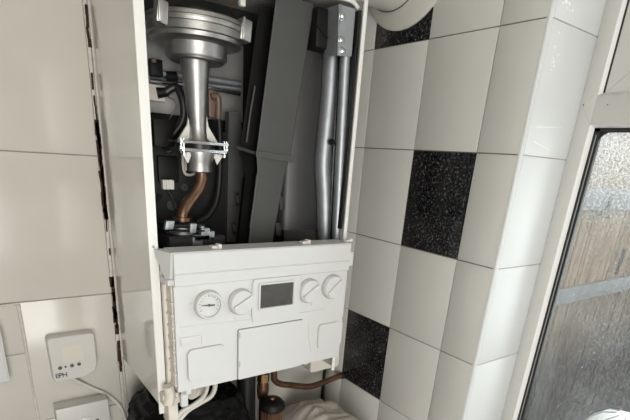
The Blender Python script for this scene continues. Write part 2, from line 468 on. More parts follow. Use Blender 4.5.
# ------------------------------------------------------------------ window
win = bpy.data.objects.new('window_1', None); win.location = (XR, YE, wz0); COL.objects.link(win)
tag(win, 'white framed window with grimy lower pane and opening light above', 'window', kind='structure')
FY = 0.0335                                   # face width of the fixed frame
zt0, zt1 = 1.826, 1.8855                      # transom
b = MB()
def rect_frame(b, x0, x1, y0, y1, z0, z1, wy, wz=None, bev=0.002):
    """frame of four mitred bars in a YZ plane between x0 and x1"""
    wz = wz or wy
    for (o, i) in (((y0, z0, y0, z1), (y0 - wy, z0 + wz, y0 - wy, z1 - wz)), ((y1, z0, y1, z1), (y1 + wy, z0 + wz, y1 + wy, z1 - wz)),
                   ((y0, z0, y1, z0), (y0 - wy, z0 + wz, y1 + wy, z0 + wz)), ((y0, z1, y1, z1), (y0 - wy, z1 - wz, y1 + wy, z1 - wz))):
        pts = [V((x0, o[0], o[1])), V((x0, o[2], o[3])), V((x0, i[2], i[3])), V((x0, i[0], i[1]))]
        e = 0.0004; c = sum(pts, V())/4
        pts = [p + (c - p).normalized()*e for p in pts]
        b.prism(pts, (x1 - x0, 0, 0))
ym = (YE + wy1)/2
b.box(XR, XR + .07, YE, YE - FY, wz0, wz1, .0015); b.box(XR, XR + .07, wy1, wy1 + FY, wz0, wz1, .0015)
b.box(XR, XR + .07, YE - FY, wy1 + FY, wz0, wz0 + .07, .0015); b.box(XR, XR + .07, YE - FY, wy1 + FY, wz1 - .06, wz1, .0015)
b.build('window_frame', 'upvc', win)
b = MB(); b.box(XR + .0004, XR + .07, YE - FY, wy1 + FY, zt0, zt1, .0015); b.build('transom', 'upvc', win)
b = MB()
for (a_, c_) in (((582.5, 105), (599.5, 90.5)), ((582.5, 105), (590, 125.5))):
    b.tube([P(*a_, XR, 0), P(*c_, XR, 0)], .0006, 6)
build_each(b, 'weld_line', 'cable_grey', win)
# bead around lower pane
gy0, gy1, gz0, gz1 = YE - FY, wy1 + FY, wz0 + .07, zt0
b = MB()
def bead(b, y0, y1, z0, z1, xa, xb, w):
    """sloping bead: from face plane xa at the frame edge in to xb, w wide"""
    O = [(y0, z0), (y0, z1), (y1, z1), (y1, z0)]
    I = [(y0 - w, z0 + w), (y0 - w, z1 - w), (y1 + w, z1 - w), (y1 + w, z0 + w)]
    for k in range(4):
        k2 = (k+1) % 4
        a, c, d, e = O[k], O[k2], I[k2], I[k]
        ring = [V((xa, *a)), V((xa, *c)), V((xb, *d)), V((xb, *e))]
        ring2 = [V((xb + .004, *a)), V((xb + .004, *c)), V((xb + .004, *d)), V((xb + .004, *e))]
        b.ring_loft([ring, ring2])
bead(b, gy0, gy1, gz0, gz1, XR + .002, XR + .016, .005)
b.build('glazing_bead', 'bead', win)
b = MB()
w = .0145
for (y0, y1, z0, z1) in ((gy0 - .005, gy0 - .005 - w, gz0 + .005, gz1 - .005), (gy1 + .005, gy1 + .005 + w, gz0 + .005, gz1 - .005),
                         (gy0 - .005, gy1 + .005, gz1 - .005, gz1 - .005 - w*.6), (gy0 - .005, gy1 + .005, gz0 + .005, gz0 + .005 + w)):
    b.box(XR + .017, XR + .030, y0, y1, z0, z1, .0012)
# thin second lip line of the seal and the curved corner fillets
b.m = 1
b.box(XR + .0163, XR + .018, gy0 - .005 - w*.45, gy0 - .005 - w*.62, gz0 + .01, gz1 - .02)
b.m = 0
for (yy, s) in ((gy0 - .005 - w, -1), (gy1 + .005 + w, 1)):
    c = V((XR + .020, yy, gz1 - .005 - w*.6)); r = .022
    poly = [c] + [c + V((0, s*(r - r*math.sin(a)), -(r - r*math.cos(a)))) for a in [math.radians(9*k) for k in range(11)]]
    b.prism(poly, (.004, 0, 0))
b.build('gasket', ['gasket', 'rail'], win)
b = MB(); b.box(XR + .030, XR + .034, gy0, gy1, gz0, gz1); b.build('pane', 'glass', win)
# opening light above
uy0, uy1, uz0, uz1 = YE - .058, wy1 + .058, zt1 - .004, wz1 - .06
b = MB()
b.m = 1
bead(b, YE - FY, wy1 + FY, zt1, wz1 - .06, XR + .001, XR + .012, .005)
b.m = 0
rect_frame(b, XR + .013, XR + .06, YE - FY - .008, wy1 + FY + .008, zt1 + .003, wz1 - .07, .062)
sash = b.build('opening_sash', ['upvc', 'bead'], win)
b = MB(); b.box(XR + .034, XR + .037, YE - FY - .07, wy1 + FY + .07, zt1 + .06, wz1 - .13); b.build('sash_pane', 'glass', win)
b = MB(); b.box(XR + .0115, XR + .0135, YE - FY - .005, YE - FY - .0085, zt1 + .006, wz1 - .08); b.build('sash_seal', 'gasket', win)
b = MB(); p = P(583.5, 105, XR, 0); b.lathe([(.0016, 0), (.0016, .001)], p + V((.0005, 0, 0)), (-1, 0, 0), 12)
p = P(607.5, 104.7, XR, 0); b.lathe([(.0013, 0), (.0013, .0008)], p + V((.0005, 0, 0)), (-1, 0, 0), 12)
build_each(b, 'drain_hole', 'button', win)

# ------------------------------------------------------------------ outside
b = MB(); b.box(0.31, 6, -5, 3.0, -0.2, 0.0); tag(b.build('ground', 'concrete'), 'dark ground outside the window', 'ground', kind='structure')
FYY = 0.10
fx0, fx1 = 0.9, 4.4
fz1 = 1.98
fence = thing('wooden_fence', (2.2, FYY, 0), 'weathered brown board fence with grey rails outside the window', 'fence')
rnd = random.Random(11)
x = fx0
while x < fx1:
    bw = rnd.uniform(.13, .16)
    b = MB()
    dyy = rnd.uniform(0, .012)
    b.box(x, x + bw - .006, FYY + dyy, FYY + dyy + .02, 0.0, fz1 + rnd.uniform(-.02, .02), .003)
    b.build('board', 'wood', fence)
    x += bw
def rail_at(py1, px1, hh, name='rail'):
    z = P(px1, py1, FYY - .03).z
    b = MB(); b.box(fx0, fx1, FYY - .035, FYY + .0, z - hh/2, z + hh/2, .004); b.build(name, 'rail', fence)
rail_at(291, 592, .095); rail_at(199, 600, .12)
# iron hinge strap on the boards
b = MB()
b.tube([P(612, 195, FYY - .045), P(609, 206, FYY - .045), P(601, 215, FYY - .045)], .010, 8)
b.tube([P(600, 215, FYY - .045), P(608, 217, FYY - .045)], .008, 8)
b.tube([P(625, 250, FYY - .03), P(622, 258, FYY - .03), P(618, 268, FYY - .03), P(616, 275, FYY - .03)], .012, 8)
build_each(b, 'iron_bracket', 'button', fence)

b = MB()
pc = P(622, 428, 0.75, 0)
b.lathe([(.115, -0.10), (.122, -.06), (.118, 0), (.10, .045), (.07, .075), (.03, .09), (.001, .094)], pc + V((0, 0, -.04)), (0, 0, 1), 40)
for k in range(8):
    a = k*math.pi/4 + .3
    b.m = 1
    b.tube([pc + V((r*math.cos(a), r*math.sin(a), h - .04 + .001)) for r, h in ((.119, 0), (.101, .045), (.071, .075), (.03, .09))], .0025, 6)
b.m = 0
b.box(pc.x - .05, pc.x + .05, pc.y - .05, pc.y + .05, 0.0, pc.z - .14, .01)
tag(b.build('garden_lantern', ['dome', 'rail']), 'white domed post top outside, low beyond the grimy window pane', 'lantern')

# ------------------------------------------------------------------ worktop
b = MB(); b.box(RX0, -0.004, -0.60, -0.004, 0.80, 0.84, .004); b.box(RX0, -0.004, -0.56, -0.03, 0.0, 0.80)
tag(b.build('kitchen_worktop', 'worktop'), 'speckled worktop below the boiler', 'worktop', kind='structure')

# ------------------------------------------------------------------ BOILER
BX0, BX1, BF, BZ0, BZ1 = -0.706, -0.208, -0.300, 1.165, 2.035
boiler = thing('boiler', ((BX0+BX1)/2, 0, BZ0),
               'white wall-hung gas boiler with its front cover off, control panel hanging below', 'boiler')
TH = 0.012
# casing sides
b = MB()
b.m = 0; b.box(BX0, BX0 + .003, -0.002, BF + .002, BZ0 + .012, BZ1)
b.m = 1; b.box(BX0 - .001, BX0 + .017, BF + .004, BF - .001, BZ0 - .012, BZ1, .001)
b.build('side_panel', ['casing', 'edge'], boiler)
b = MB()
b.m = 0; b.box(BX1, BX1 - .003, -0.002, BF + .002, BZ0, BZ1)
b.m = 1; b.box(BX1 + .001, BX1 - .009, BF + .004, BF - .001, BZ0 - .01, BZ1, .001)
b.build('side_panel', ['casing', 'edge'], boiler)
b = MB(); b.box(BX0, BX1, -0.002, BF + .002, BZ1 - .003, BZ1 + .002); b.build('top_panel', 'casing', boiler)
b = MB(); b.box(BX0 + .004, BX1 - .004, -0.004, -0.010, 1.25, BZ1); b.build('back_plate', 'dark_panel', boiler)
b = MB(); b.box(BX0 + .004, BX1 - .004, -0.011, BF + .01, 1.285, 1.292); b.build('base_plate', 'dark_panel', boiler)
# screw on flange
b = MB(); p = P(153, 246.5, BF); b.lathe([(.003, 0), (.003, .002), (.001, .003)], p, (0, -1, 0), 12); b.build('casing_screw', 'steel', boiler)
# curved white lip of top right corner
b = MB()
b.tube([P(331, -3, BF + .02), P(344, -1.5, BF + .02), P(353, 2, BF + .02), P(358, 8, BF + .02)], .0045, 10, smooth=5)
b.build('casing_lip', 'edge', boiler)

# ---- back hardware
YB = -0.05
b = MB()
p0, p1 = P(154, 66, YB), P(243, 116, YB)
b.box(BX0 + .006, p1.x, YB, YB + .012, P(200, 118, YB).z, P(200, 36, YB).z, .002)
b.build('steel_backplate', 'steel_plate', boiler)
b = MB()
for (ya, yb, r) in ((72, 82, .006), (79, 87, .004)):
    b.tube([P(150, ya, YB - .02), P(200, ya + 5.5, YB - .02), P(241, yb + 2, YB - .02)], r, 10)
build_each(b, 'burner_pipe', 'steel', boiler)
b = MB(); b.tube([P(150, 81, YB-.025), P(200, 86, YB-.025), P(240, 94, YB-.025)], .0052, 10); build_each(b, 'burner_pipe', 'chrome', boiler)
b = MB(); b.lathe([(.010, -.012), (.010, .012)], P(171, 76.5, YB - .022), (1, 0, .1), 14); b.build('pipe_clip', 'black_plastic', boiler)
b = MB(); b.obox(P(212, 104, YB - .02), V((.010, 0, 0)), V((0, .006, 0)), V((0, 0, .030)), .002); b.tube([P(211, 97, YB-.028), P(218, 98, YB-.028), P(218, 122, YB-.028)], .0075, 10, smooth=4)
b.build('electrode', 'dull_copper', boiler)
b = MB()
b.box(P(151, 68, YB-.03).x, P(163, 68, YB-.03).x, YB - .03, YB - .012, P(157, 76, YB-.03).z, P(157, 59, YB-.03).z, .002)
b.m = 1; b.lathe([(.005, 0), (.005, .003), (.003, .005)], P(153.5, 60.5, YB-.031), (0, -1, 0), 14)
b.build('ignition_box', ['black_plastic', 'dull_copper'], boiler)
# pale connector block with black boot at the left
b = MB()
b.m = 0; b.obox(P(155, 93, YB - .03), V((.020, 0, 0)), V((0, .008, 0)), V((0, 0, .016)), .002)
b.m = 1; b.cyl(P(157, 93, YB - .04), P(168, 92, YB - .045), .011, .009, 14)
b.m = 2; b.tube([P(166, 92, YB-.046), P(176, 87, YB-.055), P(182, 98, YB-.065), P(184, 112, YB-.065), P(181, 124, YB-.06), P(172, 136, YB-.05)], .0085, 12, smooth=6)
b.build('sensor_lead', ['cream', 'black_plastic', 'rubber'], boiler)
b = MB(); b.tube([P(168, 97, YB-.04), P(174, 100, YB-.045), P(176, 107, YB-.045), P(171, 116, YB-.04), P(168, 121, YB-.04)], .0016, 6, smooth=6); b.build('thin_wire', 'rubber', boiler)
# lower dark panel and boxes
YD = -0.09
b = MB()
b.box(BX0 + .006, P(243, 200, YD).x, YD, YD + .03, 1.50, P(200, 130, YD).z, .003)
b.build('inner_panel', 'dark_panel', boiler)
b = MB(); b.box(P(151, 120, YD-.02).x, P(171, 120, YD-.02).x, YD - .035, YD - .002, P(160, 147, YD-.03).z, P(160, 119, YD-.03).z, .003)
b.box(P(157, 150, YD-.01).x, P(178, 150, YD-.01).x, YD - .012, YD - .001, P(165, 182, YD).z, P(165, 156, YD).z, .003)
build_each(b, 'junction_box', 'black_plastic', boiler)
b = MB()
b.tube([P(163, 148, YD-.02), P(168, 152, YD-.03), P(174, 148, YD-.03), P(176, 142, YD-.03)], .0035, 8, smooth=5); b.build('black_cable', 'rubber', boiler)
# pale tube loop behind the venturi
b = MB()
b.tube([P(186, 132, YD-.012), P(183, 150, YD-.012), P(184, 171, YD-.012), P(190, 175, YD-.012), P(196, 172, YD-.012)], .0035, 8, smooth=5); b.box(P(184, 150, YD-.006).x, P(197, 150, YD-.006).x, YD - .008, YD - .001, P(190, 171, YD).z, P(190, 150, YD).z, .003)
b.build('pale_gasket_plate', 'cream', boiler)
b = MB(); b.obox(P(167.5, 184.5, YD - .02), V((.013, 0, 0)), V((0, .008, 0)), V((0, 0, .010)), .001)
for k in range(3): b.obox(P(164 + 3.4*k, 184.5, YD - .029), V((.0028, 0, 0)), V((0, .002, 0)), V((0, 0, .0105)), .0006)
b.build('wire_connector', 'connector', boiler)
b = MB(); b.lathe([(.010, 0), (.008, .006), (.004, .006), (.003, .002)], P(184, 187, YD - .001), (0, -1, 0), 18); b.lathe([(.013, 0), (.011, .006)], P(171, 205, YD - .001), (0, -1, 0), 18); build_each(b, 'blanking_plug', 'duct', boiler)
b = MB()
b.tube([P(161, 196, YD-.02), P(156, 205, YD-.03), P(155, 222, YD-.04), P(160, 240, YD-.05)], .003, 8, smooth=5)
b.tube([P(167, 190, YD-.02), P(172, 198, YD-.025), P(174, 208, YD-.03)], .003, 8, smooth=5)
build_each(b, 'wire_harness', 'rubber', boiler)
# black hose looping right of the copper pipe
b = MB()
b.tube([P(219, 120, -.10), P(220, 150, -.11), P(219, 185, -.12), P(215, 205, -.13), P(206, 217, -.14), P(196, 222, -.15)], .0075, 12, smooth=6)
b.build('rubber_hose', 'rubber', boiler)
# grey strip between the hose and the duct
b = MB()
YS = -0.10
b.prism([P(229, 112, YS), P(240, 112, YS), P(247, 172, YS), P(243, 178, YS), P(236, 242, YS), P(227, 242, YS)], (0, .02, 0))
b.build('grey_bracket_plate', 'duct', boiler)
for (px, py) in ((237, 199), (234, 228)):
    b = MB(); p = P(px, py, YS - .001)
    b.m = 0; b.obox(p, V((.006, 0, .002)), V((0, .003, 0)), V((-.003, 0, .016)), .001)
    b.m = 1; b.obox(p + V((0, -.004, 0)), V((.003, 0, 0)), V((0, .002, 0)), V((-.002, 0, .009)), .0005)
    b.build('slot_clip', ['vessel', 'seam'], boiler)

# ---- fan (volute) : disc with vertical axis
YFan = -0.162
FR = 49.5*mpp(P(196, 30, YFan))
fan_x = P(196, 30, YFan).x
def fz(py, y): return P(196, py, y).z
yr = YFan - FR                       # front of the rim
fan_o = V((fan_x, YFan, 0))
zt_, zb_ = fz(6.5, yr), fz(26.5, yr)
hh_ = zt_ - zb_
b = MB()
b.lathe([(FR*.58, zb_ - .013), (FR*.86, zb_ - .012), (FR*.91, zb_ - .009), (FR*.915, zb_ - .002), (FR*.95, zb_), (FR*.95, zb_ + hh_*.40), (FR*1.0, zb_ + hh_*.43), (FR*1.005, zb_ + hh_*.60),
         (FR*.975, zb_ + hh_*.63), (FR*.975, zb_ + hh_*.70), (FR*1.0, zb_ + hh_*.73), (FR*.99, zb_ + hh_*.93), (FR*.95, zt_), (FR*.6, zt_ + .006)], fan_o, (0, 0, 1), 72)
fan = b.build('fan_housing', 'alu', boiler)
rc = 30*mpp(P(196, 48, YFan))
zc0, zc1 = fz(54, YFan - rc), zb_
b = MB(); b.lathe([(rc*.97, zc0), (rc, zc0 + .003), (rc, zc1 - .010), (rc*1.05, zc1 - .004), (rc*1.05, zc1 + .002)], fan_o, (0, 0, 1), 56); b.build('fan_collar', 'alu', fan)
b = MB(); b.lathe([(rc*.5, zc0 - .006), (rc*.86, zc0 - .0055), (rc*.90, zc0 - .003), (rc*.9, zc0)], fan_o, (0, 0, 1), 56); b.build('fan_ring', 'alu_dark', fan)
for (px, py, w, h, yy) in ((160.5, 12.5, .010, .018, -.262), (244, 31, .012, .019, -.235)):
    b = MB(); p = P(px, py, yy)
    b.obox(p, V((w, 0, -.002)), V((0, .012, 0)), V((.002, 0, h)), .003)
    b.obox(p + V((-w*.55, -.012, .002)), V((.003, 0, 0)), V((0, .004, 0)), V((0, 0, h)), .0015)
    b.build('fan_lug', 'alu', fan)
# motor above the fan
b = MB(); mo = V((fan_x + .006, YFan + .01, zt_ + .004))
b.lathe([(FR*.50, 0), (FR*.60, .004), (FR*.60, .010), (FR*.4, .013)], mo, (0, 0, 1), 40); b.build('fan_motor', 'black_plastic', fan)
b = MB(); b.obox(P(242, 2, -.20), V((.006, 0, 0)), V((0, .006, 0)), V((0, 0, .008)), .002); b.build('motor_connector', 'connector', fan)
b = MB(); b.tube([P(237, -4, -.19), P(234, 3, -.19), P(231, 8, -.19), P(234, 19, -.17)], .0025, 8, smooth=5); b.build('motor_wire', 'copper', fan)

# ---- venturi tube below
vx = -0.175
vt = [P(195, 54, vx), P(195.2, 66, vx), P(196, 88, vx), P(196.8, 112, vx), P(197.5, 128, vx), P(198, 138, vx), P(198.5, 143, vx)]
um = mpp(vt[2])
b = MB(); b.tube(vt, [14.6*um, 14*um, 12*um, 9.8*um, 8.6*um, 9.4*um, 13*um], 32)
b.build('venturi_tube', 'alu', boiler)
b = MB()
# web gussets (pale) either side of the tube
for s in (-1, 1):
    c = P(198.5, 140, vx)
    b.prism([c + V((s*.020, 0, .050)), c + V((s*.024, 0, .028)), c + V((s*.045, 0, -.002)), c + V((s*.018, 0, -.004))], (0, .006, 0))
build_each(b, 'venturi_gusset', 'connector', boiler)
b = MB()
c = P(199, 147, vx); 
b.rrect(c + V((0, -.002, .006)), (1, 0, 0), (0, 1, 0), .060, .036, .01, (0, 0, .005))
b.rrect(c + V((0, -.002, -.010)), (1, 0, 0), (0, 1, 0), .056, .034, .01, (0, 0, .006))
b.build('flange_plate', 'chrome', boiler)
b = MB(); b.lathe([(.034, -.006), (.034, .012)], c, (0, 0, 1), 30); b.build('flange_seal', 'rubber', boiler)
b = MB()
for dx in (-.046, .046, -.052, .052):
    z0 = -.018 if abs(dx) < .05 else -.006
    b.lathe([(.0045, z0), (.0045, z0 + .006), (.0025, z0 + .007), (.0025, .015)], c + V((dx, -.030, 0)), (0, 0, 1), 10)
build_each(b, 'flange_bolt', 'chrome', boiler)
b = MB()
b.lathe([(.024, -.052), (.0275, -.050), (.0275, -.042), (.028, -.030), (.034, -.016), (.034, -.010)], c, (0, 0, 1), 36)
# bright ribs
for dx in (-.034, .034):
    b.m = 1; b.prism([c + V((dx*.7, -.020, -.012)), c + V((dx*1.45, -.020, -.012)), c + V((dx*1.0, -.020, -.034))], (0, .004, 0)); b.m = 0
b.build('gas_injector_cone', ['alu', 'connector'], boiler)
# copper gas pipe
b = MB()
gp = [P(201, 162, -.175), P(201.5, 180, -.177), P(197, 191, -.18), P(189, 202, -.185), P(183.5, 211, -.19), P(182, 219, -.19), P(182, 226, -.19)]
b.tube(gp, 6.0*mpp(gp[2]), 20, smooth=6)
b.build('gas_pipe', 'copper', boiler)
b = MB(); b.tube([P(182, 217, -.19), P(182, 220.5, -.19)], .0215, 22); b.build('pipe_union', 'copper', boiler)
# gas valve
gv = P(182, 232, -.19)
b = MB()
b.m = 0; b.box(gv.x - .045, gv.x + .085, -.235, -.14, 1.50, gv.z - .002, .004)
for k in range(3): b.box(gv.x - .046, gv.x + .035, -.237, -.14, 1.532 + .012*k, 1.536 + .012*k, .001)
b.m = 1; b.lathe([(.030, -.012), (.036, -.010), (.036, .006), (.028, .010)], gv + V((0, 0, .008)), (0, 0, 1), 26)
b.build('gas_valve', ['dark_panel', 'alu_dark'], boiler)
b = MB()
b.obox(P(169, 225, -.235), V((.009, 0, 0)), V((0, .006, 0)), V((.002, 0, .009)), .0015)
b.obox(P(192.5, 228, -.235), V((.007, 0, 0)), V((0, .006, 0)), V((.001, 0, .010)), .0015)
build_each(b, 'valve_clip', 'steel', boiler)
b = MB()
for (px, py, w, h) in ((196, 240, .013, .010), (204, 234, .010, .014), (210, 236, .007, .012), (201, 237, .02, .006)):
    p = P(px, py, -.225); b.obox(p, V((w, 0, 0)), V((0, .010, 0)), V((0, 0, h)), .0015)
b.lathe([(.006, 0), (.006, .012)], P(202, 230, -.225), (0, 0, 1), 12)
build_each(b, 'valve_solenoid', 'steel', boiler)

# ---- charcoal air duct
def Q(px, py, y): return P(px, py, y)
b = MB()
yf = -0.225
dd = V((0.085, .12, 0))
def clipz(p, q, zmax):
    """slide p along p->q until its height is zmax"""
    t = (zmax - p.z)/(q.z - p.z); return p + (q - p)*t
lo1 = [Q(256, 152, yf), Q(291, 158, yf)]
up1 = [Q(279, -30, yf), Q(320, -30, yf)]
up1 = [clipz(a_, c_, 2.022) for a_, c_ in zip(lo1, up1)]
dr_ = V((.02, .12, 0)); lo1 = [lo1[0] + dd, lo1[0], lo1[1], lo1[1] + dr_]
up1 = [up1[0] + dd, up1[0], up1[1], up1[1] + dr_]
def rounded(q, r=.006):
    """soften the two front corners of a four-point section"""
    out = [q[0]]
    for i in (1, 2):
        a_, c_, e_ = q[i-1], q[i], q[i+1]
        u_ = (a_ - c_).normalized(); w_ = (e_ - c_).normalized()
        for k in range(5):
            t = k/4; out.append(c_ + u_*r*(1-t)**2 + w_*r*t**2)
    out.append(q[3]); return out
b.ring_loft([rounded(lo1), rounded(up1)])
b.build('air_duct', 'duct', boiler)
# flange of duct
b = MB()
k = .007
fl = [lo1[0] + V((.005, 0, .002)), lo1[1] + V((-.003, -.006, 0)), lo1[2] + V((.010, -.006, 0)), lo1[3] + V((.010, 0, 0))]
b.ring_loft([[p + V((0, 0, -.010)) for p in fl], [p + V((0, 0, .003)) for p in fl]])
b.build('duct_flange', 'duct', boiler)
b = MB(); q0, q1 = Q(237, 147, -.195), Q(257, 153.5, -.215)
b.ring_loft([[p + V((0, 0, dz_)) for p in (q0, q1, q1 + V((.05, .05, 0)), q0 + V((.04, .07, 0)))] for dz_ in (-.004, .003)])
b.build('black_lip', 'black_plastic', boiler)
b = MB()
def sec(x0, x1, py, y, dep): 
    p, q = Q(x0, py, y), Q(x1, py + 4, y); return rounded([p + V((.085, dep, 0)), p, q, q + V((.02, dep, 0))])
b.ring_loft([sec(247, 271, 250, yf + .012, .12), sec(257, 285.5, 170, yf + .006, .12), sec(256, 290, 155, yf, .12)])
b.build('lower_duct', 'duct', boiler)
b = MB(); b.tube([Q(257.5, 175, yf + .004), Q(254.5, 200, yf + .006), Q(250.5, 228, yf + .011)], .0035, 8); b.build('duct_ridge', 'duct', boiler)
b = MB()
for (px, py) in ((281.5, 203), (278, 229)):
    p = P(px, py, yf + .015); b.obox(p, V((.007, 0, 0)), V((0, .004, 0)), V((-.002, 0, .016)), .002)
build_each(b, 'duct_clip', 'vessel', boiler)
# near-black blocks filling the space left of the duct
b = MB()
b.ring_loft([[Q(238, 246, -.19), Q(251, 248, -.185), Q(251, 248, -.185) + V((.04, .08, 0)), Q(238, 246, -.19) + V((.05, .08, 0))],
             [Q(246, 168, -.19), Q(258, 168, -.185), Q(258, 168, -.185) + V((.04, .08, 0)), Q(246, 168, -.19) + V((.05, .08, 0))],
             [Q(239, 152, -.19), Q(258, 153, -.185), Q(258, 153, -.185) + V((.04, .08, 0)), Q(239, 152, -.19) + V((.05, .08, 0))]])
b.build('duct_black_fill', 'black_plastic', boiler)
b = MB()
b.ring_loft([[Q(240, 150, -.165), Q(258, 152, -.17), Q(258, 152, -.17) + V((.04, .08, 0)), Q(240, 150, -.165) + V((.05, .08, 0))],
             [Q(259, 8, -.165), Q(282, 8, -.17), Q(282, 8, -.17) + V((.04, .08, 0)), Q(259, 8, -.165) + V((.05, .08, 0))]])
b.build('duct_black_fill', 'black_plastic', boiler)
b = MB(); b.tube([P(255, 86, -.182), P(250.5, 112, -.182), P(246.5, 142, -.182)], .0022, 8); b.build('conduit_seam', 'duct', boiler)

# ---- grey tank / exchanger at right
b = MB()
ty = -0.205
xl = P(286, 120, ty).x
def prof(x1, y0, r, xl):
    pts = [V((xl, -0.06, 0)), V((xl, y0 + .02, 0)), V((xl + .02, y0 + .004, 0)), V((x1 - r*1.6, y0, 0))]
    for k in range(1, 9):
        a = math.radians(90*k/8)
        pts.append(V((x1 - r + r*math.sin(a), y0 + r - r*math.cos(a), 0)))
    pts.append(V((x1, -0.06, 0)))
    return pts
rings = []
for z, dx in ((1.535, 0), (1.545, .002), (1.70, .004), (1.755, .006), (1.79, .012), (1.90, .026), (1.985, .030)):
    rings.append([p + V((0, 0, z)) for p in prof(P(334, 150, ty).x + dx, ty, .042, xl)])
b.ring_loft(rings)
b.build('expansion_vessel', 'vessel', boiler, ang=60)
b = MB(); b.tube([P(332, 48, -.215), P(331.5, 62, -.215), P(329, 100, -.215), P(325, 140, -.215), P(323, 165, -.215), P(324.5, 200, -.215), P(324.5, 246, -.215)], .0205, 24, smooth=4); b.build('vessel_rim', 'steel', boiler)  # rolled vessel edge; its catch of light is put in as lighter steel
# rolled seams and rail at the right edge
b = MB()
b.tube([P(340, 57, -.25), P(335, 140, -.25), P(330.5, 243, -.25)], .0030, 10); b.build('vessel_seam', 'chrome', boiler)
b = MB()
b.tube([P(345.5, 52, -.27), P(341, 140, -.27), P(336, 243, -.27)], .0115, 14)
b.build('hinge_rail', 'steel', boiler)
b = MB(); b.prism([P(340, 50, -.256), P(346, 50, -.256), P(337, 244, -.256), P(331, 244, -.256)], (0, .004, 0)); b.build('rail_gap_plate', 'black_plastic', boiler)
b = MB(); b.lathe([(.007, 0), (.007, .004), (.004, .006), (.003, .003)], P(331, 142, -.248), (-.3, -1, 0), 16); b.tube([P(331, 142, -.252), P(337, 143, -.262)], .004, 8); b.build('rail_screw', 'black_plastic', boiler)
# bracket with three screws
b = MB()
yk = -.285
c4 = [P(339, 4, yk), P(355.5, 9, yk), P(351.5, 56.5, yk), P(337.5, 55.5, yk)]
b.prism(c4, (0, .004, 0))
b.m = 0
b.prism([P(340, 4, yk), P(339, 30, yk), P(337.5, 55, yk), P(337.5, 55, yk) + V((0, .05, 0)), P(340, 4, yk) + V((0, .05, 0))], (.002, 0, 0))
b.build('corner_bracket', 'steel', boiler)
for (px, py) in ((341.5, 16.5), (340.5, 40.5), (342, 51.5)):
    b = MB(); p = P(px, py, yk)
    b.lathe([(.0085, 0), (.0085, .002), (.006, .003), (.006, .006), (.003, .008), (.001, .0082)], p, (0, -1, 0), 18); b.build('bracket_screw', 'chrome', boiler)
b = MB(); b.box(P(318, 30, -.25).x, P(338, 30, -.25).x, -.245, -.12, P(330, 50, -.25).z, P(330, 8, -.25).z, .006); b.tube([P(317, 24, -.247), P(327, 37, -.247), P(336, 40, -.247)], .002, 8, smooth=4); b.build('vessel_cap', 'black_plastic', boiler)
b = MB(); b.box(BX1 - .010, BX1 - .016, BF + .006, BF + .02, P(356, 60, BF).z, P(356, 46, BF).z, .001); b.box(BX1 - .010, BX1 - .015, BF + .006, BF + .03, 1.55, BZ1 - .02, .001); b.build('door_seal', 'rubber', boiler)

# ---- control panel
YFR = -0.358
cp_top = 1.527
b = MB()
xa, xb = -0.679, -0.238
def strip(b, x0, x1, prof):
    b.ring_loft([[V((x0, y, z)) for y, z in prof], [V((x1, y, z)) for y, z in prof]])
zA = 1.224
body = [(BF - .002, cp_top), (YFR + .003, cp_top), (YFR, cp_top - .003), (YFR, cp_top - .041), (YFR + .0025, cp_top - .043), (YFR + .0005, cp_top - .045),
        (YFR + .0005, cp_top - .066), (YFR + .008, cp_top - .069), (YFR + .008, zA), (BF + .02, zA), (BF + .02, cp_top - .07), (BF - .002, cp_top - .07)]
strip(b, xa, xb, body)
# right-hand lip and stepped edge
b.box(xb - .002, xb + .014, YFR + .002, BF - .004, cp_top - .058, cp_top - .022, .003)
b.box(xb - .002, xb + .005, YFR + .010, BF - .004, zA + .11, cp_top - .06, .002)
b.box(xb - .02, xb + .0005, YFR + .006, YFR + .03, zA + .085, zA + .105, .002)
# left cheek
b.ring_loft([[V((xa - .020, BF - .001, cp_top - .002)), V((xa - .004, YFR + .004, cp_top - .001)), V((xa - .006, YFR + .012, cp_top - .055)), V((xa - .012, YFR + .020, cp_top - .055))],
             [V((xa + .01, BF - .001, cp_top - .002)), V((xa + .01, YFR + .004, cp_top - .001)), V((xa + .01, YFR + .012, cp_top - .055)), V((xa + .01, YFR + .020, cp_top - .055))]])
b.box(xa - .012, xa + .01, YFR + .006, BF - .012, cp_top - .066, cp_top - .054, .002)
# closing plate between the casing edge and the panel side
b.box(BX0 + .018, xa + .012, BF - .003, BF + .002, zA - .02, cp_top - .004, .001)
# foot at bottom left
b.box(xa + .006, xa + .022, YFR + .010, YFR + .022, zA - .040, zA + .004, .002)
b.box(xa + .006, xa + .03, YFR + .010, YFR + .04, zA - .012, zA + .002, .002)
cp = b.build('control_panel', 'plastic', boiler, ang=30)

FACE = YFR + .008
def pf(px, py, d=0.0): return P(px, py, FACE - d)
def hw(p0, p1): return abs(P(*p1, FACE).x - P(*p0, FACE).x)/2
X_, Z_ = V((1, 0, 0)), V((0, 0, 1))
def plate(name, px0, px1, py0, py1, r, d, mats='plastic', off=0.0, rim=None):
    """raised plate between pixel extents measured at the plate's centre lines"""
    cx, cy = (px0+px1)/2, (py0+py1)/2
    c = P(cx, cy, FACE); hu = hw((px0, cy), (px1, cy)); hv = abs(P(cx, py0, FACE).z - P(cx, py1, FACE).z)/2
    b = MB()
    if rim:
        b.m = 1; b.rrect(c + V((0, .002, 0)), X_, Z_, hu + rim, hv + rim, r + rim, (0, -.0024 - off, 0)); b.m = 0
    b.rrect(c + V((0, .0005, 0)), X_, Z_, hu, hv, r, (0, -d - .0005, 0))
    return b.build(name, mats, cp, ang=30)
plate('access_door', 239.5, 302, 325, 372, .003, .0042, ['plastic', 'seam'], rim=.0012)
plate('cover_plate', 188, 224.5, 347, 378, .012, .004, ['plastic', 'rim_grey'], rim=.0016)
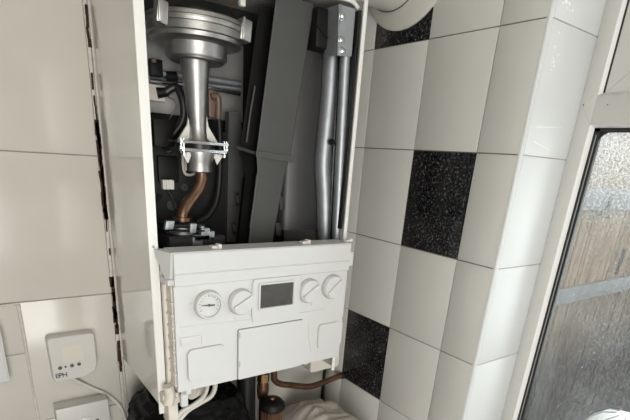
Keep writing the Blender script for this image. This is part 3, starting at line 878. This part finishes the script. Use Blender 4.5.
plate('cover_plate', 318, 341, 323, 346, .008, .0035, ['plastic', 'rim_grey'], rim=.0012)
for (px, py) in ((239.3, 335), (239.3, 364)):
    b = MB(); b.obox(pf(px, py, .002), V((.0016, 0, 0)), V((0, .0030, 0)), V((0, 0, .007)), .0006); b.build('door_hinge', 'rim_grey', cp)
# panel round display
plate('display_surround', 253.5, 300, 277.5, 319, .004, .003, ['plastic', 'cream'], rim=.0009)
b = MB()
c = pf(276, 294.5); hu = hw((260, 294), (292, 294)); hv = abs(pf(276, 284).z - pf(276, 306).z)/2
b.rrect(c + V((0, -.0028, 0)), X_, Z_, hu, hv, .001, (0, -.0014, 0)); b.build('display_screen', 'screen', cp)
b = MB()
fu, fv = hu + .003, hv + .003
for (dx, dz_, a, h) in ((-fu, 0, .0022, fv), (fu, 0, .0022, fv), (0, fv, fu, .0022), (0, -fv, fu, .0022)):
    b.obox(c + V((dx, -.0045, dz_)), V((a, 0, 0)), V((0, .0022, 0)), V((0, 0, h)), .0008)
b.build('display_frame', 'plastic', cp)
# gauge
gc = pf(208, 304.5); gr = hw((194.5, 304), (221.5, 304))
b = MB(); b.m = 1; b.lathe([(gr*.8, .0002), (gr*1.06, .0002), (gr*1.06, .0010), (gr*.8, .0010)], gc, (0, -1, 0), 48); b.m = 0; b.lathe([(gr, 0), (gr, .008), (gr*.95, .011), (gr*.84, .011), (gr*.82, .006), (gr*.82, .001)], gc, (0, -1, 0), 48, cap=False); b.build('gauge_bezel', ['plastic_shiny', 'rim_grey'], cp)
b = MB(); b.m = 0; b.lathe([(gr*.83, 0), (gr*.83, .005)], gc, (0, -1, 0), 48)
b.m = 1
for k in range(13):
    a = math.radians(210 - 20*k); dr = V((math.cos(a), 0, math.sin(a))); n = V((-math.sin(a), 0, math.cos(a)))
    L = .09 if k % 3 == 0 else .05
    b.obox(gc + dr*gr*(.68) + V((0, -.0053, 0)), dr*gr*L, V((0, .0004, 0)), n*.0004)
b.build('gauge_dial', ['plastic', 'print'], cp)
b = MB()
a = math.radians(176); dr = V((math.cos(a), 0, math.sin(a))); n = V((-math.sin(a), 0, math.cos(a)))
b.prism([gc + V((0, -.0068, 0)) + dr*gr*.58 + n*.0004, gc + V((0, -.0068, 0)) + n*.0014, gc + V((0, -.0068, 0)) - dr*gr*.40 + n*.0017,
         gc + V((0, -.0068, 0)) - dr*gr*.40 - n*.0017, gc + V((0, -.0068, 0)) - n*.0014, gc + V((0, -.0068, 0)) + dr*gr*.58 - n*.0004], (0, -.0008, 0))
b.lathe([(.0026, .005), (.0026, .0085)], gc, (0, -1, 0), 14); b.build('gauge_needle', 'print', cp)
# knobs
def knob(px, py, rpx, ang):
    c = pf(px, py); r = hw((px - rpx, py), (px + rpx, py))
    b = MB()
    b.m = 1; b.lathe([(r*.8, 0), (r*1.09, 0), (r*1.09, .001), (r*.8, .001)], c, (0, -1, 0), 40); b.m = 0
    b.lathe([(r, .0005), (r, .003), (r*.97, .010), (r*.92, .012), (r*.1, .012)], c, (0, -1, 0), 40)
    a = math.radians(ang); dr = V((math.cos(a), 0, math.sin(a))); n = V((-math.sin(a), 0, math.cos(a)))
    b.obox(c + V((0, -.0135, 0)), dr*r*.86, V((0, .0045, 0)), n*r*.17, .0014)
    return b.build('control_knob', ['plastic_shiny', 'rim_grey'], cp)
knob(240.5, 301.5, 11.6, 28); knob(308.5, 290.5, 9.6, 32); knob(331.8, 286.5, 9.2, 40)
# little printed marks around the knobs and the raised lines on the face
b = MB()
for (px, py, w, h) in ((235, 320, .0012, .006), (302, 277.5, .0010, .005), (311.5, 304, .0010, .005), (192, 303.5, .004, .0011), (346, 287, .004, .0008), (202.0, 341, .0014, .009),
                       (258, 312.5, .0008, .004), (276, 309, .0008, .003)):
    b.obox(pf(px, py, .0004), V((w, 0, 0)), V((0, .0006, 0)), V((0, 0, h)))
build_each(b, 'panel_mark', 'cream', cp)
b = MB()
b.tube([pf(180, 327), pf(215, 323.5), pf(252, 319.5)], .0014, 8); b.tube([pf(300, 313), pf(325, 309)], .0014, 8)
b.obox(pf(252, 300, .001), V((.0012, 0, 0)), V((0, .003, 0)), V((0, 0, .040)), .0006)
b.tube([pf(309, 320), pf(309, 338), pf(311, 352)], .0016, 8)
b.obox(pf(191, 340.5, .001), V((.022, 0, 0)), V((0, .0012, 0)), V((0, 0, .009)), .0008)
build_each(b, 'moulded_ridge', 'plastic', cp)
# ribbed cream side
b = MB()
sx = xa + .001
b.box(sx - .0035, sx + .006, FACE + .010, BF + .012, zA + .01, cp_top - .06)
b.box(sx - .010, sx + .004, BF - .014, BF + .006, zA - .03, cp_top - .07, .002)
for k in range(8):
    z = zA + .012 + .0262*k
    b.box(sx - .006, sx + .006, FACE + .006, BF + .008, z, z + .005, .001)
b.build('ribbed_side', 'cream', cp)
for (px, py, w, h) in ((215.5, 243.5, .011, .005), (305, 239.5, .011, .005), (347, 239.5, .011, .004)):
    b = MB(); p = P(px, py + 1.5, BF - .03); p.z = cp_top + h*.8
    b.box(p.x - w, p.x + w, p.y - .008, p.y + .008, cp_top - .001, cp_top + h, .0012)
    b.box(p.x + w*.2, p.x + w*.9, p.y - .010, p.y + .006, cp_top - .001, cp_top + h*1.7, .0012)
    b.build('hinge_clip', 'connector', cp)
# bits below the panel
b = MB()
b.tube([P(168, 386, -.325), P(170, 396, -.325), P(168, 404, -.325)], .012, 12, smooth=3)
b.box(P(161, 400, -.31).x, P(179, 400, -.31).x, -.325, -.29, P(170, 402, -.31).z, P(170, 391, -.31).z, .003)
b.box(P(165, 400, -.31).x, P(175, 400, -.31).x, -.33, -.29, P(170, 421, -.31).z, P(170, 395, -.31).z, .003)
b.build('cable_gland', 'cream', boiler)
b = MB()
b.tube([P(207, 378, -.26), P(207, 388, -.27), P(203, 397, -.28), P(193, 405, -.29), P(181, 412, -.30), P(174, 424, -.30)], .0052, 10, smooth=6)
b.build('white_cable', 'wire_white', boiler)
b = MB()
b.tube([P(213, 376, -.24), P(215, 386, -.25), P(211, 396, -.26), P(200, 403, -.27), P(187, 411, -.28), P(176, 424, -.29)], .0062, 10, smooth=6)
b.build('white_cable', 'wire_white', boiler)
b = MB()
b.rrect(P(325, 363, -.20), X_, Z_, .055, .022, .010, (0, .05, 0)); b.cyl(P(306, 362, -.20), P(299, 352, -.20), .012, .014, 14)
b.build('condensate_trap', 'wire_white', boiler)
b = MB(); b.cyl(P(191, 393, -.27), P(200, 389, -.24), .016, .016, 16); b.build('plastic_spout', 'cream', boiler)

# ------------------------------------------------------------------ flue on the right wall
fl = thing('flue_pipe', (0, -0.195, 2.188), 'white flue pipe with wide round collar over the black tile by the ceiling', 'flue')
fo = V((0, -0.195, 2.188))
b = MB(); b.lathe([(.157, -.002), (.157, .004), (.152, .008), (.108, .014), (.090, .014)], fo, (-1, 0, 0), 90); b.build('wall_collar', 'flue', fl)
b = MB(); ft = fo + V((0, .028, 0)); b.tube([ft + V((-.012, 0, 0)), ft + V((-.10, 0, 0)), ft + V((-.30, 0, 0))], .113, 60); b.build('flue_tube', 'flue', fl)
b = MB(); b.lathe([(.115, .0135), (.1155, .0155), (.112, .0155)], ft, (-1, 0, 0), 60); b.build('flue_seal', 'seam', fl)
b = MB()
b.tube([ft + V((-.28, 0, 0)), ft + V((-.34, 0, -.02)), ft + V((-.37, 0, -.07)), ft + V((-.375, 0, -.135))], .085, 32, smooth=4); b.build('flue_elbow', 'flue', fl)

# ------------------------------------------------------------------ thermostat and cable
st = thing('room_thermostat', P(72, 358, 0.0), 'white room thermostat with beige screen on the back wall, cable leaving below', 'thermostat')
yt = -0.030
def pt(px, py): return P(px, py, yt)
b = MB()
out = [pt(46.5, 341), pt(49, 338.5), pt(92, 332.5), pt(94.5, 334.5), pt(97.5, 364), pt(95.5, 370), pt(84, 377), pt(72, 379.5), pt(56, 382), pt(53.5, 380)]
cen = sum(out, V())/len(out)
back = [p + V((0, 0.030, 0)) for p in out]
mid = [p + V((0, .004, 0)) for p in out]
fr_ = [cen + (p - cen)*.965 for p in out]
b.ring_loft([[p for p in back], mid, fr_]); b.build('body', 'stat', st, ang=50)
b = MB()
c = pt(73, 353); b.rrect(c + V((0, .0004, 0)), X_, Z_, .0235, .022, .002, (0, -.0012, 0)); b.build('screen', 'lcd', st)
for (px, py) in ((60, 368), (65.5, 366.8), (72, 365.5), (79, 364)):
    b = MB(); r = .0046 if px != 65.5 else .0026
    b.lathe([(r, -.0005), (r, .0012), (r*.7, .002)], pt(px, py), (0, -1, 0), 14); b.build('button', 'button', st)
b = MB()
for q in ([(82, 361), (87, 357), (92, 352)], [(83, 343), (87, 348), (86, 351)], [(86, 354), (91, 351), (94, 346)]):
    b.tube([pt(x, y) for x, y in q], .0011, 6)
build_each(b, 'flap_edge', 'plastic_shiny', st)
tcu = bpy.data.curves.new('logo', 'FONT'); tcu.body = 'EPH'; tcu.size = .0165; tcu.extrude = .0003; tcu.space_character = .92; tcu.offset = .0004
to = bpy.data.objects.new('logo_tmp', tcu); COL.objects.link(to)
bpy.context.view_layer.update()
me = bpy.data.meshes.new_from_object(to.evaluated_get(bpy.context.evaluated_depsgraph_get()))
bpy.data.objects.remove(to)
p0 = pt(55.5, 378.3) + V((0, -.0008, 0))
me.transform(Matrix.Translation(p0 - st.location) @ Matrix.Rotation(math.radians(90), 4, 'X'))
me.materials.clear(); me.materials.append(M['print'])
lo = bpy.data.objects.new('logo', me); COL.objects.link(lo); lo.parent = st
b = MB()
b.tube([P(72, 378, -.016), P(80, 382.5, -.012), P(92, 388, -.008), P(104, 393, -.007), P(113, 399, -.007), P(121, 408, -.007), P(125.5, 420, -.007), P(129, 436, -.007), P(131, 470, -.007)], .0048, 10, smooth=6)
b.build('cable', 'cable_grey', st)

# ------------------------------------------------------------------ fused spur below it
sp = thing('switched_wall_box', P(78, 405, 0.0), 'grey white surface-mounted electric box below the room thermostat', 'switch box')
c0 = P(52.5, 402, 0.0); c1 = P(102, 393, 0.0)
b = MB(); zt = (c0.z + c1.z)/2
b.box(c0.x, c1.x + .004, 0, -.040, zt - .088, zt, .003); b.build('back_box', 'stat', sp)
b = MB(); b.box(c0.x - .001, c1.x + .005, -.0405, -.047, zt - .089, zt + .001, .003); b.build('front_plate', 'stat', sp)
b = MB(); p = P(86, 421, -.048); b.obox(p, V((.010, 0, 0)), V((0, .003, 0)), V((0, 0, .012)), .001); b.build('rocker_switch', 'plastic_shiny', sp)
b = MB(); p = P(97.5, 420, -.048); b.lathe([(.004, 0), (.004, .001)], p + V((0, .001, 0)), (0, -1, 0), 14); b.build('plate_screw', 'button', sp)

# ------------------------------------------------------------------ white trunking panel at the left
b = MB()
p = P(8.5, 381.5, -.03); q = P(2.5, 328, -.03)
xr_ = (p.x + q.x)/2
b.box(xr_ - .22, xr_, 0.0, -.030, p.z, q.z + .004, .003)
b.box(xr_ - .217, xr_ - .004, -.030, -.032, p.z + .004, q.z, .001)
tag(b.build('wall_cover', 'plastic_shiny'), 'white plastic wall cover at the far left, left of the thermostat', 'cover')

# ------------------------------------------------------------------ pipes under the boiler
b = MB()
yp = -0.10
pts = [P(274, 372, yp) + V((0, 0, .12)), P(274, 374, yp), P(275.5, 381, yp), P(281, 384, yp), P(290, 385, yp), P(305, 386.5, yp), P(314, 385.5, yp), P(328, 380.5, yp), P(341, 375.3, -.102), V((.0, -.104, 1.0065))]
b.tube(pts, .0102, 16, smooth=4)
cpip = b.build('copper_pipe', 'copper_old'); tag(cpip, 'copper pipe bending from under the boiler into the right wall at the black tile corner', 'pipe')
b = MB(); b.lathe([(.012, 0), (.012, .004), (.0095, .012)], (0, -.104, 1.0065), (-1, 0, 0), 18); b.build('wall_seal', 'rubber', cpip)

def vpipe(px, y, r, z0, z1, extra):
    p = P(px, 385, y)
    b = MB(); b.m = 0; b.cyl(V((p.x, y, z0)), V((p.x, y, z1)), r, None, 18)
    for (za, zb, rr, m) in extra:
        b.m = m; b.lathe([(rr*.92, za), (rr, za + .002), (rr, zb - .002), (rr*.92, zb)], V((p.x, y, 0)), (0, 0, 1), 6 if m == 1 else 18)
    return b, p
b, p = vpipe(263, -.13, .011, .84, 1.283, [])
pz = lambda py, y: P(263, py, y).z
b.m = 1; b.lathe([(.019, pz(381, -.13)), (.019, pz(373, -.13))], V((p.x, -.13, 0)), (0, 0, 1), 6)
b.m = 2; b.lathe([(.015, pz(398, -.13)), (.018, pz(392, -.13)), (.018, pz(385, -.13)), (.014, pz(381, -.13))], V((p.x, -.13, 0)), (0, 0, 1), 16)
tag(b.build('copper_pipe', ['copper_old', 'brass', 'copper_old']), 'upright copper pipe with brass nut under the middle of the boiler', 'pipe')
p = P(246, 392, -.115)
b = MB(); b.m = 0; b.tube([V((p.x, -.115, z)) for z in (.842, .95, 1.08, 1.20, 1.27)], [.029, .030, .028, .030, .029], 22)
b.m = 1; b.tube([V((p.x, -.115, z)) for z in (1.14, 1.155)], .0315, 22)
tag(b.build('lagged_pipe', ['rubber', 'copper_old']), 'thick black lagged upright pipe beside the black bag under the boiler', 'pipe')
# capped copper stub in front
b = MB()
pc = P(272, 404, -.19)
b.m = 0; b.cyl(V((pc.x, pc.y, .84)), V((pc.x, pc.y, pc.z)), .030, None, 28)
for k in range(18):
    a = k/18*2*math.pi; b.cyl(V((pc.x + .030*math.cos(a), pc.y + .030*math.sin(a), .86)), V((pc.x + .030*math.cos(a), pc.y + .030*math.sin(a), pc.z - .004)), .0022, None, 6)
b.m = 1; b.lathe([(.036, -.014), (.039, -.010), (.038, .004), (.030, .014), (.016, .018), (.001, .019)], pc, (0, 0, 1), 28)
b.m = 2; b.lathe([(.010, .018), (.008, .024), (.001, .025)], pc, (0, 0, 1), 14)
tag(b.build('pipe_valve', ['copper_old', 'black_plastic', 'copper_old']), 'squat ribbed copper valve with black cap beside the cream cloth', 'valve')
# lever handle
b = MB()
b.tube([P(247, 402, -.17), P(257, 406, -.20), P(268, 408, -.23)], .005, 8)
# black lead in the corner
b = MB()
b.tube([(-.008, -.008, .86), (-.008, -.008, .95), (-.008, -.009, 1.07)], .0055, 10)
b.lathe([(.004, 0), (.009, .004), (.009, .014), (.004, .018)], (-.009, -.011, 1.062), (0, 0, 1), 12)
tag(b.build('black_cable', 'rubber'), 'thin black cable standing in the wall corner behind the bent copper pipe', 'cable')

# ------------------------------------------------------------------ black bag
def bag_mesh():
    bm = bmesh.new()
    bmesh.ops.create_icosphere(bm, subdivisions=6, radius=1)
    cx, cy = -0.582, -0.155
    for v in bm.verts:
        d = v.co.normalized()
        sq = V((math.copysign(abs(d.x)**.7, d.x), math.copysign(abs(d.y)**.7, d.y), math.copysign(abs(d.z)**.75, d.z)))
        n = noise.fractal(d*2.2 + V((3, 1, 7)), 1.0, 2.0, 4)
        rg = 1 - abs(noise.noise(d*4.0 + V((9, 2, 4)))*2)
        rg2 = 1 - abs(noise.noise(V((d.x*9, d.y*9, d.z*5)))*2)
        s = 1 + .07*n + .05*rg + .015*rg2
        x, y, z = sq.x*.150*s, sq.y*.125*s, sq.z*.158*s
        v.co = V((cx + x, min(cy + y, -.008), max(.84, .985 + z)))
    me = bpy.data.meshes.new('bin_bag'); bm.to_mesh(me); bm.free()
    me.polygons.foreach_set('use_smooth', [True]*len(me.polygons)); me.materials.append(M['bag'])
    o = bpy.data.objects.new('bin_bag', me); COL.objects.link(o); return o
tag(bag_mesh(), 'crumpled black plastic bag tucked under the left of the boiler', 'bag')

# ------------------------------------------------------------------ cream cloth heap
def towel():
    bm = bmesh.new()
    nx, ny = 90, 70
    x0, x1, y0, y1 = -0.262, -0.012, -0.46, -0.014
    def top(u, w):
        x = x0 + (x1-x0)*u; y = y0 + (y1-y0)*w
        e = min(u, 1-u)*3.2; f = min(w, 1-w)*3.2
        env = min(1, max(0, e))**.5*min(1, max(0, f))**.5
        r1 = 1 - abs(noise.noise(V((x*8 + y*4, y*13 - x*3, 3.0)))*2)
        r2 = 1 - abs(noise.noise(V((x*20, y*26 + x*9, 8.0)))*2)
        return .842 + env*(.104 + .040*r1**1.0*(2-r1) + .006*r2 - .045*u)
    g = [[bm.verts.new((x0 + (x1-x0)*i/nx, y0 + (y1-y0)*j/ny, top(i/nx, j/ny))) for j in range(ny+1)] for i in range(nx+1)]
    for i in range(nx):
        for j in range(ny): bm.faces.new((g[i][j], g[i+1][j], g[i+1][j+1], g[i][j+1]))
    be = [e for e in bm.edges if e.is_boundary]
    ret = bmesh.ops.extrude_edge_only(bm, edges=be)
    for v in ret['geom']:
        if isinstance(v, bmesh.types.BMVert): v.co.z = .8405
    bmesh.ops.recalc_face_normals(bm, faces=bm.faces)
    me = bpy.data.meshes.new('cloth'); bm.to_mesh(me); bm.free()
    me.polygons.foreach_set('use_smooth', [True]*len(me.polygons)); me.materials.append(M['towel'])
    o = bpy.data.objects.new('cloth', me); COL.objects.link(o); return o
tag(towel(), 'crumpled cream cloth heaped on the worktop in the wall corner', 'cloth')

# ------------------------------------------------------------------ light
w = bpy.data.worlds.new('world'); scene.world = w; w.use_nodes = True
nt = w.node_tree; bg = nt.nodes['Background']
bg.inputs['Color'].default_value = (0.92, 0.96, 1.0, 1)
bg.inputs['Strength'].default_value = 1.6

def area(name, loc, target, sx, sy, power, col=(1, 1, 1)):
    l = bpy.data.lights.new(name, 'AREA'); l.shape = 'RECTANGLE'; l.size = sx; l.size_y = sy; l.energy = power; l.color = col
    o = bpy.data.objects.new(name, l); o.location = loc
    o.rotation_euler = (V(target) - V(loc)).to_track_quat('-Z', 'Y').to_euler(); COL.objects.link(o); return o
area('doorway_daylight', (-1.45, RY0 - .02, 1.35), (-0.5, 0, 1.6), 1.3, 1.7, 62, (1.0, 0.965, 0.91))
area('window_daylight', (1.0, -1.75, 1.65), (-0.6, -1.35, 1.55), 2.0, 1.8, 78, (0.93, 0.98, 1.0))
area('ceiling_lamp', (-0.9, -1.5, 2.46), (-0.9, -1.5, 0), .35, .35, 2, (1.0, 0.90, 0.76))

vs = scene.view_settings
vs.view_transform = 'Standard'; vs.look = 'None'; vs.gamma = 1; vs.use_curve_mapping = False
vs.exposure = -0.12
